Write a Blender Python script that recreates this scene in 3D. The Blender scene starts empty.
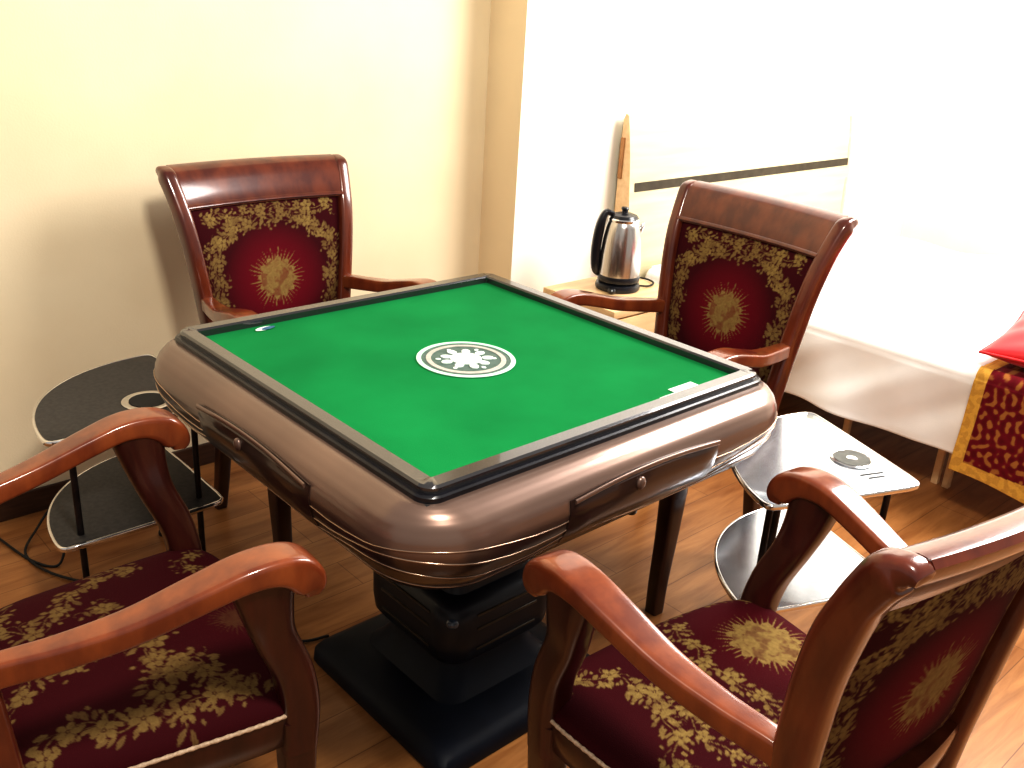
import bpy, bmesh, math, random
import numpy as np
from mathutils import Vector, Matrix
random.seed(7)
rng = np.random.RandomState(7)
PI = math.pi
C = bpy.context.scene.collection

# ------------------------------------------------------------------ materials
def new_mat(name):
    m = bpy.data.materials.new(name); m.use_nodes = True
    nt = m.node_tree
    return m, nt, nt.nodes['Principled BSDF']

def setp(b, **k):
    for key, v in k.items():
        key = key.replace('_', ' ')
        if key in b.inputs: b.inputs[key].default_value = v

def rgb(c): return (c[0], c[1], c[2], 1.0)

def noise_mat(name, c1, c2, scale=20, rough=0.5, metallic=0.0, stretch=(1, 1, 1), coat=0.0, bump=0.0, bump_scale=None,
              detail=4, spec=0.5, coat_rough=0.08, lo=0.35, hi=0.65, sheen=0.0, rough_var=0.0):
    m, nt, b = new_mat(name)
    tc = nt.nodes.new('ShaderNodeTexCoord'); mp = nt.nodes.new('ShaderNodeMapping')
    mp.inputs['Scale'].default_value = stretch
    nt.links.new(tc.outputs['Object'], mp.inputs['Vector'])
    n = nt.nodes.new('ShaderNodeTexNoise'); n.inputs['Scale'].default_value = scale; n.inputs['Detail'].default_value = detail
    nt.links.new(mp.outputs['Vector'], n.inputs['Vector'])
    r = nt.nodes.new('ShaderNodeValToRGB')
    r.color_ramp.elements[0].position = lo; r.color_ramp.elements[1].position = hi
    r.color_ramp.elements[0].color = rgb(c1); r.color_ramp.elements[1].color = rgb(c2)
    nt.links.new(n.outputs['Fac'], r.inputs['Fac']); nt.links.new(r.outputs['Color'], b.inputs['Base Color'])
    setp(b, Roughness=rough, Metallic=metallic, Coat_Weight=coat, Coat_Roughness=coat_rough, Specular_IOR_Level=spec, Sheen_Weight=sheen)
    if rough_var:
        mr = nt.nodes.new('ShaderNodeMapRange')
        mr.inputs['To Min'].default_value = rough - rough_var; mr.inputs['To Max'].default_value = rough + rough_var
        nt.links.new(n.outputs['Fac'], mr.inputs['Value']); nt.links.new(mr.outputs['Result'], b.inputs['Roughness'])
    if bump:
        n2 = nt.nodes.new('ShaderNodeTexNoise'); n2.inputs['Scale'].default_value = bump_scale or scale * 4
        nt.links.new(mp.outputs['Vector'], n2.inputs['Vector'])
        bp = nt.nodes.new('ShaderNodeBump'); bp.inputs['Strength'].default_value = bump; bp.inputs['Distance'].default_value = 0.002
        nt.links.new(n2.outputs['Fac'], bp.inputs['Height']); nt.links.new(bp.outputs['Normal'], b.inputs['Normal'])
    return m

M = {}
M['wall'] = noise_mat('wall_paint', (.81, .70, .50), (.85, .745, .545), 3, .85, bump=.15, bump_scale=180)
M['wall_right'] = noise_mat('wall_paint_overlit', (.88, .84, .76), (.90, .87, .80), 3, .85, bump=.1, bump_scale=180)  # whiter copy of the wall paint, overexposure put into the colour
M['pillar'] = noise_mat('wall_paint_return_shade', (.80, .66, .45), (.84, .70, .48), 3, .85, bump=.15, bump_scale=180)  # darker copy of the wall paint, shade on the return face painted in
M['baseboard'] = noise_mat('baseboard_wood', (.045, .018, .010), (.07, .03, .015), 12, .4, stretch=(1, 8, 8))
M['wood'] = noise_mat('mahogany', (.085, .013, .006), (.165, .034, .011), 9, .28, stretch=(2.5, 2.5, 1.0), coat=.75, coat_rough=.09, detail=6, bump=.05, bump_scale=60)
M['wood_lit'] = noise_mat('mahogany_lit', (.150, .030, .010), (.26, .066, .018), 9, .28, stretch=(2.5, 2.5, 1.0), coat=.75, coat_rough=.09, detail=6)  # lit copy of the mahogany for armrests, brightness put into the colour
M['wood_shaded'] = noise_mat('mahogany_shade', (.030, .005, .004), (.062, .011, .006), 9, .3, stretch=(3, 3, .6), coat=.5, coat_rough=.1, detail=6)  # shaded copy of the mahogany for arm supports, shade put into the colour
M['wood_low_shade'] = noise_mat('mahogany_low_shade', (.026, .005, .003), (.055, .011, .006), 9, .3, stretch=(3, 3, .6), coat=.5, coat_rough=.1, detail=6)  # darkest mahogany copy, shade low on the chair painted into legs and frame
M['piping'] = noise_mat('cream_bead_cord', (.42, .30, .20), (.60, .46, .33), 200, .6)
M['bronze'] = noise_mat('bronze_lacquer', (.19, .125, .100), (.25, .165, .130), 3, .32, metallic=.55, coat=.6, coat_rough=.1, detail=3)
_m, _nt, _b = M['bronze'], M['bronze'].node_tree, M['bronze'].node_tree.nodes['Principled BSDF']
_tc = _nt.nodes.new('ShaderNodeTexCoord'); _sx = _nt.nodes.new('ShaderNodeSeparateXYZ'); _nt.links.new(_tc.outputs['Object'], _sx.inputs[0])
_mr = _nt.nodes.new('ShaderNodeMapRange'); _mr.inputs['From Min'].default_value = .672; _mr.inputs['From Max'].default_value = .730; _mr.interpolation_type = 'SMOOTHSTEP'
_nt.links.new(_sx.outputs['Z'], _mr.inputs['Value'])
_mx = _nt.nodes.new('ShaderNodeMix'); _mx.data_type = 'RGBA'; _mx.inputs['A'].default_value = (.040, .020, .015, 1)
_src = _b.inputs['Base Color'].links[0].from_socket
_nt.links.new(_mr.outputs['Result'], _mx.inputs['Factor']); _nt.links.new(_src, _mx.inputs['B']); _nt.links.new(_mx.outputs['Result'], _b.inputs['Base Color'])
M['bronze_line'] = noise_mat('bronze_trim', (.42, .30, .22), (.50, .36, .27), 10, .25, metallic=.9, coat=.4)
M['drawer'] = noise_mat('drawer_bronze', (.045, .022, .017), (.065, .034, .025), 4, .3, metallic=.5, coat=.6, coat_rough=.1)
M['rail'] = noise_mat('rail_grey', (.060, .058, .062), (.075, .073, .078), 6, .20, metallic=.6, coat=1.0, coat_rough=.05)
M['black'] = noise_mat('black_plastic', (.006, .006, .009), (.012, .012, .018), 20, .3, coat=.3)
M['black_matt'] = noise_mat('black_rubber', (.006, .006, .007), (.012, .012, .013), 20, .6)
M['pedestal'] = noise_mat('pedestal_black', (.004, .005, .010), (.008, .010, .018), 8, .4, coat=.15, coat_rough=.2, spec=.35)
M['glint'] = noise_mat('blue_black_glint', (.03, .05, .08), (.05, .08, .12), 20, .15, coat=1.0)  # colour of the bluish reflections on the pedestal housing
M['base'] = noise_mat('base_black', (.003, .004, .009), (.005, .007, .015), 10, .5, spec=.2)
M['pedestal_strip'] = noise_mat('pedestal_strip', (.05, .042, .03), (.09, .075, .055), 20, .3, metallic=.6)
M['chrome'] = noise_mat('chrome', (.80, .80, .80), (.90, .90, .90), 30, .12, metallic=1.0)
M['steel'] = noise_mat('brushed_steel', (.62, .60, .58), (.75, .73, .71), 60, .22, metallic=1.0, stretch=(1, 1, .05))
M['steel_dull'] = noise_mat('steel_well', (.30, .30, .30), (.42, .42, .42), 60, .3, metallic=1.0)
M['well_grey'] = noise_mat('well_grey', (.10, .105, .10), (.16, .165, .16), 30, .35, metallic=.5)
M['rack_dark'] = noise_mat('smoked_shelf', (.040, .036, .034), (.060, .054, .050), 90, .45, spec=.35)
M['rack_light'] = noise_mat('silver_shelf', (.50, .54, .60), (.58, .62, .68), 40, .22, metallic=.75, coat=.5, coat_rough=.1)
M['dark_tube'] = noise_mat('dark_tube', (.02, .014, .014), (.04, .028, .028), 30, .3, metallic=.7)
M['white_mark'] = noise_mat('white_print', (.70, .80, .74), (.86, .92, .88), 60, .5)
M['mint_mark'] = noise_mat('mint_print', (.50, .78, .62), (.60, .86, .70), 60, .5)
M['grey_mark'] = noise_mat('grey_print', (.060, .12, .10), (.10, .16, .14), 60, .5)
M['pink_mark'] = noise_mat('pinkgrey_print', (.42, .42, .38), (.55, .50, .46), 60, .5)
M['blue_mark'] = noise_mat('blue_print', (.02, .10, .22), (.05, .18, .30), 60, .5)
M['pine'] = noise_mat('pale_pine', (.72, .50, .27), (.82, .60, .35), 5, .4, stretch=(.6, 8, 8), coat=.15)
M['pine_edge'] = noise_mat('pine_edge', (.40, .19, .07), (.50, .26, .10), 5, .5, stretch=(8, .8, 8))
M['pine_front'] = noise_mat('pale_headboard', (.60, .53, .35), (.68, .61, .42), 4, .4, stretch=(.6, 8, 8))
M['stripe'] = noise_mat('dark_stripe', (.035, .024, .012), (.06, .045, .025), 20, .5)
M['sheet'] = noise_mat('white_cotton', (.88, .88, .88), (.92, .92, .92), 8, .9, bump=.2, bump_scale=400, sheen=.2)
M['red_cloth'] = noise_mat('red_satin', (.60, .006, .012), (.72, .012, .02), 6, .45, sheen=.3)
M['port'] = M['black_matt']

# felt
m, nt, b = new_mat('green_felt'); M['felt'] = m
tc = nt.nodes.new('ShaderNodeTexCoord')
n = nt.nodes.new('ShaderNodeTexNoise'); n.inputs['Scale'].default_value = 5; n.inputs['Detail'].default_value = 8
nt.links.new(tc.outputs['Object'], n.inputs['Vector'])
r = nt.nodes.new('ShaderNodeValToRGB'); r.color_ramp.elements[0].color = (.003, .180, .048, 1); r.color_ramp.elements[1].color = (.006, .235, .066, 1)
r.color_ramp.elements[0].position = .3; r.color_ramp.elements[1].position = .7
nt.links.new(n.outputs['Fac'], r.inputs['Fac']); nt.links.new(r.outputs['Color'], b.inputs['Base Color'])
n2 = nt.nodes.new('ShaderNodeTexNoise'); n2.inputs['Scale'].default_value = 600
nt.links.new(tc.outputs['Object'], n2.inputs['Vector'])
bp = nt.nodes.new('ShaderNodeBump'); bp.inputs['Strength'].default_value = .3; bp.inputs['Distance'].default_value = .001
nt.links.new(n2.outputs['Fac'], bp.inputs['Height']); nt.links.new(bp.outputs['Normal'], b.inputs['Normal'])
setp(b, Roughness=.9, Sheen_Weight=.06, Specular_IOR_Level=.1)
b.inputs['Sheen Tint'].default_value = (.3, .9, .5, 1)

# laminate floor
m, nt, b = new_mat('laminate_floor'); M['floor'] = m
tc = nt.nodes.new('ShaderNodeTexCoord')
br = nt.nodes.new('ShaderNodeTexBrick')
br.inputs['Scale'].default_value = 1.0; br.inputs['Brick Width'].default_value = 1.2; br.inputs['Row Height'].default_value = .13
br.inputs['Mortar Size'].default_value = .0015; br.inputs['Mortar Smooth'].default_value = .3
br.inputs['Color1'].default_value = (0, 0, 0, 1); br.inputs['Color2'].default_value = (1, 1, 1, 1); br.inputs['Mortar'].default_value = (.5, .5, .5, 1)
nt.links.new(tc.outputs['Object'], br.inputs['Vector'])
mp = nt.nodes.new('ShaderNodeMapping'); mp.inputs['Scale'].default_value = (1.2, 9, 1)
nt.links.new(tc.outputs['Object'], mp.inputs['Vector'])
n = nt.nodes.new('ShaderNodeTexNoise'); n.inputs['Scale'].default_value = 2.6; n.inputs['Detail'].default_value = 9; n.inputs['Roughness'].default_value = .6
n.inputs['Distortion'].default_value = .6
nt.links.new(mp.outputs['Vector'], n.inputs['Vector'])
mx = nt.nodes.new('ShaderNodeMath'); mx.operation = 'MULTIPLY_ADD'; mx.inputs[1].default_value = .10
nt.links.new(br.outputs['Color'], mx.inputs[0]); nt.links.new(n.outputs['Fac'], mx.inputs[2])
r = nt.nodes.new('ShaderNodeValToRGB')
r.color_ramp.elements[0].position = .33; r.color_ramp.elements[0].color = (.24, .088, .022, 1)
r.color_ramp.elements[1].position = .72; r.color_ramp.elements[1].color = (.45, .215, .075, 1)
nt.links.new(mx.outputs[0], r.inputs['Fac'])
mix = nt.nodes.new('ShaderNodeMix'); mix.data_type = 'RGBA'; mix.blend_type = 'MULTIPLY'
mr = nt.nodes.new('ShaderNodeMath'); mr.operation = 'MULTIPLY'; mr.inputs[1].default_value = .6
nt.links.new(br.outputs['Fac'], mr.inputs[0]); nt.links.new(mr.outputs[0], mix.inputs['Factor'])
nt.links.new(r.outputs['Color'], mix.inputs['A']); mix.inputs['B'].default_value = (.25, .15, .1, 1)
nt.links.new(mix.outputs['Result'], b.inputs['Base Color'])
setp(b, Roughness=.33, Specular_IOR_Level=.4)

# woven fabric : crimson ground, painted mask attribute 'gold' and 'glow'
def fabric(name, dark, mid, gold1, gold2):
    m, nt, b = new_mat(name)
    a = nt.nodes.new('ShaderNodeAttribute'); a.attribute_name = 'gold'
    g = nt.nodes.new('ShaderNodeAttribute'); g.attribute_name = 'glow'
    tc = nt.nodes.new('ShaderNodeTexCoord')
    n = nt.nodes.new('ShaderNodeTexNoise'); n.inputs['Scale'].default_value = 140; n.inputs['Detail'].default_value = 3
    nt.links.new(tc.outputs['Object'], n.inputs['Vector'])
    base = nt.nodes.new('ShaderNodeMix'); base.data_type = 'RGBA'
    nt.links.new(g.outputs['Fac'], base.inputs['Factor']); base.inputs['A'].default_value = rgb(dark); base.inputs['B'].default_value = rgb(mid)
    gc = nt.nodes.new('ShaderNodeMix'); gc.data_type = 'RGBA'
    nt.links.new(n.outputs['Fac'], gc.inputs['Factor']); gc.inputs['A'].default_value = rgb(gold1); gc.inputs['B'].default_value = rgb(gold2)
    mx = nt.nodes.new('ShaderNodeMix'); mx.data_type = 'RGBA'
    nt.links.new(a.outputs['Fac'], mx.inputs['Factor']); nt.links.new(base.outputs['Result'], mx.inputs['A']); nt.links.new(gc.outputs['Result'], mx.inputs['B'])
    nt.links.new(mx.outputs['Result'], b.inputs['Base Color'])
    bp = nt.nodes.new('ShaderNodeBump'); bp.inputs['Strength'].default_value = .35; bp.inputs['Distance'].default_value = .0015
    n2 = nt.nodes.new('ShaderNodeTexNoise'); n2.inputs['Scale'].default_value = 500
    nt.links.new(tc.outputs['Object'], n2.inputs['Vector']); nt.links.new(n2.outputs['Fac'], bp.inputs['Height'])
    nt.links.new(bp.outputs['Normal'], b.inputs['Normal'])
    setp(b, Roughness=.8, Specular_IOR_Level=.10)
    return m
M['fabric'] = fabric('crimson_brocade', (.050, .003, .006), (.17, .004, .014), (.17, .105, .032), (.34, .24, .085))
M['throw'] = fabric('maroon_throw', (.12, .006, .010), (.20, .01, .02), (.55, .30, .05), (.75, .46, .10))

# ------------------------------------------------------------------ object helpers
def link(name, me, mat=None, parent=None, smooth=True):
    o = bpy.data.objects.new(name, me); C.objects.link(o)
    if mat is not None and len(me.materials) == 0: me.materials.append(mat)
    if parent is not None: o.parent = parent
    if smooth:
        for p in me.polygons: p.use_smooth = True
    return o

def from_pydata(name, V, F, mat, parent=None, smooth=True, sharp=None):
    me = bpy.data.meshes.new(name); me.from_pydata([tuple(map(float, v)) for v in V], [], F); me.update()
    bm = bmesh.new(); bm.from_mesh(me); bmesh.ops.recalc_face_normals(bm, faces=bm.faces); bm.normal_update()
    if sharp:
        for e in bm.edges:
            if len(e.link_faces) == 2 and e.calc_face_angle(0) > sharp: e.smooth = False
    bm.to_mesh(me); bm.free()
    return link(name, me, mat, parent, smooth)

def from_bm(name, bm, mat, parent=None, smooth=True, sharp=math.radians(40)):
    bmesh.ops.recalc_face_normals(bm, faces=bm.faces); bm.normal_update()
    for e in bm.edges:
        if len(e.link_faces) == 2 and e.calc_face_angle(0) > sharp: e.smooth = False
    me = bpy.data.meshes.new(name); bm.to_mesh(me); bm.free()
    return link(name, me, mat, parent, smooth)

def bm_box(bm, x0, x1, y0, y1, z0, z1, bev=0.0, seg=2, mat=None):
    r = bmesh.ops.create_cube(bm, size=1.0)
    vs = r['verts']
    bmesh.ops.scale(bm, vec=(x1 - x0, y1 - y0, z1 - z0), verts=vs)
    bmesh.ops.translate(bm, vec=((x0 + x1) / 2, (y0 + y1) / 2, (z0 + z1) / 2), verts=vs)
    if mat is not None: bmesh.ops.transform(bm, matrix=mat, verts=vs)
    if bev:
        es = list({e for v in vs for e in v.link_edges})
        bmesh.ops.bevel(bm, geom=es, offset=bev, segments=seg, affect='EDGES', profile=.5)

def box(name, x0, x1, y0, y1, z0, z1, mat, parent=None, bev=0.0, seg=2, xf=None):
    bm = bmesh.new(); bm_box(bm, x0, x1, y0, y1, z0, z1, bev, seg, xf)
    return from_bm(name, bm, mat, parent)

def catmull(P, n):
    P = [np.array(p, float) for p in P]
    Q = [2 * P[0] - P[1]] + P + [2 * P[-1] - P[-2]]
    out = []
    for i in range(len(P) - 1):
        p0, p1, p2, p3 = Q[i:i + 4]
        for k in range(n):
            t = k / n
            out.append(.5 * ((2 * p1) + (-p0 + p2) * t + (2 * p0 - 5 * p1 + 4 * p2 - p3) * t * t + (-p0 + 3 * p1 - 3 * p2 + p3) * t ** 3))
    out.append(P[-1]); return out

def superellipse(n, e):
    pts = []
    for k in range(n):
        a = 2 * PI * (k + .5) / n; c, s = math.cos(a), math.sin(a)
        pts.append((math.copysign(abs(c) ** (2 / e), c), math.copysign(abs(s) ** (2 / e), s)))
    return pts

def sweep_data(ctrl, side, n=8, sec=20, e=4.0, cap=True, closed=False):
    """ctrl rows: x,y,z,width,thickness. side = reference sideways vector."""
    P = catmull(ctrl, n) if not closed else [np.array(p, float) for p in ctrl]
    S = superellipse(sec, e); V = []; F = []
    side = np.array(side, float); L = len(P)
    for i, p in enumerate(P):
        if closed: t = P[(i + 1) % L][:3] - P[i - 1][:3]
        else: t = P[min(i + 1, L - 1)][:3] - P[max(i - 1, 0)][:3]
        t /= np.linalg.norm(t) + 1e-12
        s = side - t * (side @ t); s /= np.linalg.norm(s) + 1e-12
        u = np.cross(s, t)
        for (a, b_) in S: V.append(p[:3] + s * a * p[3] / 2 + u * b_ * p[4] / 2)
    rows = L if closed else L - 1
    for i in range(rows):
        j = (i + 1) % L
        for k in range(sec):
            k2 = (k + 1) % sec
            F.append((i * sec + k, i * sec + k2, j * sec + k2, j * sec + k))
    if cap and not closed:
        F.append(tuple(range(sec))[::-1]); F.append(tuple((L - 1) * sec + k for k in range(sec)))
    return V, F

def sweep(name, ctrl, side, mat, parent=None, **k):
    V, F = sweep_data(ctrl, side, **k)
    return from_pydata(name, V, F, mat, parent, sharp=math.radians(60))

def tube(name, pts, r, mat, parent=None, n=6, sec=10, side=(.1, .2, 1), closed=False):
    ctrl = [tuple(p) + (2 * r, 2 * r) for p in pts]
    d = np.array(pts[-1], float) - np.array(pts[0], float)
    if not closed and abs(d[2]) > .8 * np.linalg.norm(d): side = (1, .1, 0)
    V, F = sweep_data(ctrl, side, n=n, sec=sec, e=2.0, closed=closed)
    return from_pydata(name, V, F, mat, parent, sharp=math.radians(60))

def lathe(name, prof, mat, parent=None, n=40, c=(0, 0), smooth=True):
    V = []; F = []
    for (r_, z) in prof:
        for k in range(n):
            a = 2 * PI * k / n; V.append((c[0] + r_ * math.cos(a), c[1] + r_ * math.sin(a), z))
    for i in range(len(prof) - 1):
        for k in range(n):
            k2 = (k + 1) % n; F.append((i * n + k, i * n + k2, (i + 1) * n + k2, (i + 1) * n + k))
    F.append(tuple(range(n))[::-1]); F.append(tuple((len(prof) - 1) * n + k for k in range(n)))
    return from_pydata(name, V, F, mat, parent, smooth, sharp=math.radians(35))

def loft(name, rings, mat, parent=None, sharp=math.radians(40), cap=True):
    n = len(rings[0]); V = [v for r_ in rings for v in r_]; F = []
    for i in range(len(rings) - 1):
        for k in range(n):
            k2 = (k + 1) % n; F.append((i * n + k, i * n + k2, (i + 1) * n + k2, (i + 1) * n + k))
    if cap:
        F.append(tuple(range(n))[::-1]); F.append(tuple((len(rings) - 1) * n + k for k in range(n)))
    return from_pydata(name, V, F, mat, parent, sharp=sharp)

def rsq(h, r_, z, seg=8, h2=None):
    """rounded square ring, side points too"""
    h2 = h2 or h; out = []
    for (sx, sy, a0) in ((1, 1, 0), (-1, 1, PI / 2), (-1, -1, PI), (1, -1, 1.5 * PI)):
        for k in range(seg + 1):
            a = a0 + PI / 2 * k / seg
            out.append((sx * (h - r_) + r_ * math.cos(a), sy * (h2 - r_) + r_ * math.sin(a), z))
    return out

def thing(name, label, cat, loc=(0, 0, 0), rz=0.0, group=None):
    o = bpy.data.objects.new(name, None); C.objects.link(o); o.location = loc; o.rotation_euler = (0, 0, rz)
    o.empty_display_size = .1
    return tag(o, label, cat, group)

def tag(o, label, cat, group=None):
    o['label'] = label; o['category'] = cat
    if group: o['group'] = group
    return o

def struct(o):
    o['kind'] = 'structure'
    for p in o.data.polygons: p.use_smooth = False
    return o

# ------------------------------------------------------------------ room
WY, WY2, PX = 1.29, 1.10, 1.143
struct(box('floor', -3.2, 4.3, -3.4, 1.45, -.05, 0, M['floor']))
struct(box('wall_back', -3.2, PX, WY, WY + .12, 0, 2.8, M['wall']))
struct(box('wall_pillar', PX, PX + .10, WY2 + .001, WY + .12, 0, 2.8, M['pillar']))
struct(box('wall_headboard', PX + .0005, 4.3, WY2, WY + .125, 0, 2.8, M['wall_right']))
struct(box('wall_right', 4.3, 4.42, -3.4, WY2 + .3, 0, 2.8, M['wall_right']))
struct(box('baseboard_back', -3.2, PX - .012, WY - .012, WY, 0, .075, M['baseboard'], bev=.003))
struct(box('baseboard_right', 3.5, 4.288, WY2 - .012, WY2, 0, .075, M['baseboard'], bev=.003))

# ------------------------------------------------------------------ mahjong table
T = thing('mahjong_table', 'square mahjong table with green felt top and glossy bronze body on a black pedestal', 'table')
PROF = [(.456, .779, .05), (.470, .777, .065), (.487, .768, .09), (.503, .754, .115), (.513, .735, .130), (.517, .708, .136), (.511, .675, .136),
        (.497, .645, .132), (.474, .615, .125), (.445, .590, .115), (.405, .573, .10), (.30, .565, .09)]
PZ = np.array([p[1] for p in PROF])[::-1]; PH = np.array([p[0] for p in PROF])[::-1]; PR = np.array([p[2] for p in PROF])[::-1]
def body_ring(z, off=0, seg=10, side=14):
    h = float(np.interp(z, PZ, PH)) + off; r_ = float(np.interp(z, PZ, PR)) + off
    out = []
    for (sx, sy, a0) in ((1, 1, 0), (-1, 1, PI / 2), (-1, -1, PI), (1, -1, 1.5 * PI)):
        for k in range(seg + 1):
            a = a0 + PI / 2 * k / seg
            out.append((sx * (h - r_) + r_ * math.cos(a), sy * (h - r_) + r_ * math.sin(a), z))
        x, y, _ = out[-1]; nx, ny = (-y, x) if False else (0, 0)
        # straight run to the next corner
        d = {(1, 1): (-1, 0), (-1, 1): (0, -1), (-1, -1): (1, 0), (1, -1): (0, 1)}[(sx, sy)]
        Lr = 2 * (h - r_)
        for k in range(1, side): out.append((x + d[0] * Lr * k / side, y + d[1] * Lr * k / side, z))
    return out
zs = []
P2 = [(p[1]) for p in PROF]
for i in range(len(P2) - 1):
    for k in range(3): zs.append(P2[i] + (P2[i + 1] - P2[i]) * k / 3)
zs.append(P2[-1])
# smooth interpolation of the profile
from_rings = [body_ring(z) for z in zs]
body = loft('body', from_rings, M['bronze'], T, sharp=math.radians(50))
top_cap = box('playfield_tray', -.45, .45, -.45, .45, .74, .778, M['black_matt'], T)
# surface point by perimeter parameter
def body_pt(i, z, off):
    return body_ring(z, off)[i]
NP = len(from_rings[0])
peri = []
acc = 0; prev = from_rings[0][0]
R0 = body_ring(.70)
for i in range(NP):
    if i: acc += math.dist(R0[i], R0[i - 1])
    peri.append(acc)
TOT = acc + math.dist(R0[-1], R0[0])
for (z0, A, ph, k_, rad) in ((.705, .014, 0.0, 8, .0013), (.684, .017, .5, 8, .0015), (.660, .017, 1.1, 8, .0013), (.634, .012, 1.9, 8, .0011)):
    pts = []
    for i in range(NP):
        z = z0 + A * math.sin(2 * PI * k_ * peri[i] / TOT + ph)
        x, y, _ = body_pt(i, z, .0006); pts.append((x, y, z, 2 * rad, 2 * rad))
    V, F = sweep_data(pts, (0, 0, 1), sec=6, e=2, closed=True)
    from_pydata('wave_trim', V, F, M['bronze_line'], T)
# rail: dark outer lip and grey top
def ring_solid(name, ho, hi, z0, z1, mat, ro, ri, parent, bev=.003):
    rings = [rsq(ho, ro, z0), rsq(ho, ro, z1 - bev), rsq(ho - bev, ro - bev * .5, z1), rsq(hi + bev, ri, z1), rsq(hi, ri, z1 - bev), rsq(hi, ri, z0), ]
    rings.append(rings[0])
    return loft(name, rings, mat, parent, cap=False)
ring_solid('rail_lip', .456, .438, .770, .790, M['black'], .035, .02, T)
ring_solid('rail', .446, .412, .772, .803, M['rail'], .028, .004, T, bev=.004)
# felt
bm = bmesh.new()
bmesh.ops.create_grid(bm, x_segments=60, y_segments=60, size=.4135)
for v in bm.verts:
    x, y = v.co.x, v.co.y
    v.co.z = .7855 + .0006 * math.sin(9 * x + 4 * y) * math.sin(7 * y - 2)
from_bm('felt_surface', bm, M['felt'], T)
# centre disc
def disc(name, r0, r1, z, mat, parent, c=(0, 0), n=64, h=.0012):
    prof = [(max(r0, .0001), z), (max(r0, .0001), z + h), (r1 - .0006, z + h), (r1, z + h * .5), (r1, z)]
    V = []; F = []
    for (r_, zz) in prof:
        for k in range(n):
            a = 2 * PI * k / n; V.append((c[0] + r_ * math.cos(a), c[1] + r_ * math.sin(a), zz))
    for i in range(len(prof) - 1):
        for k in range(n):
            k2 = (k + 1) % n; F.append((i * n + k, i * n + k2, (i + 1) * n + k2, (i + 1) * n + k))
    return from_pydata(name, V, F, mat, parent, sharp=math.radians(30))
zt = .7862
cx0, cy0 = -.009, -.011
emb = disc('centre_disc', 0, .106, zt, M['grey_mark'], T, (cx0, cy0))
disc('outer_ring', .096, .1065, zt + .0012, M['mint_mark'], emb, (cx0, cy0))
disc('inner_ring', .075, .086, zt + .0012, M['pink_mark'], emb, (cx0, cy0))
# rosette: lobed blossom with small petals around
bm = bmesh.new()
def blob(bm, x, y, a, b_, ang, z, n=20, h=.0012):
    vs = []
    for k in range(n):
        t = 2 * PI * k / n; px, py = a * math.cos(t), b_ * math.sin(t)
        vs.append(bm.verts.new((x + px * math.cos(ang) - py * math.sin(ang), y + px * math.sin(ang) + py * math.cos(ang), z)))
    vt = [bm.verts.new(v.co + Vector((0, 0, h))) for v in vs]
    bm.faces.new(vt)
    for k in range(n): bm.faces.new((vs[k], vs[(k + 1) % n], vt[(k + 1) % n], vt[k]))
blob(bm, cx0, cy0, .034, .034, 0, zt + .0012, 28, .0016)
for k in range(9):
    a = 2 * PI * k / 9 + .2; d_ = .043 if k % 2 else .047
    blob(bm, cx0 + d_ * math.cos(a), cy0 + d_ * math.sin(a), .0125, .0095, a, zt + .0012, 16, .0015 + .0001 * k)
for k in range(6):
    a = 2 * PI * k / 6 + .5; blob(bm, cx0 + .06 * math.cos(a), cy0 + .06 * math.sin(a), .006, .0045, a, zt + .0012, 12)
from_bm('blossom_emblem', bm, M['white_mark'], emb)
# small printed marks
bm = bmesh.new(); blob(bm, -.268, .388, .022, .010, .2, .7866, 24, .0006)
st = from_bm('oval_mark', bm, M['white_mark'], T)
bm = bmesh.new(); blob(bm, -.258, .385, .018, .007, .2, .7873, 24, .0006)
from_bm('oval_mark_centre', bm, M['blue_mark'], st)
bm = bmesh.new(); bm_box(bm, .175, .245, -.412, -.392, .7865, .7885, .0008); bm_box(bm, .225, .30, -.412, -.372, .7865, .7880, .0008)
from_bm('score_label', bm, M['white_mark'], T)
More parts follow.
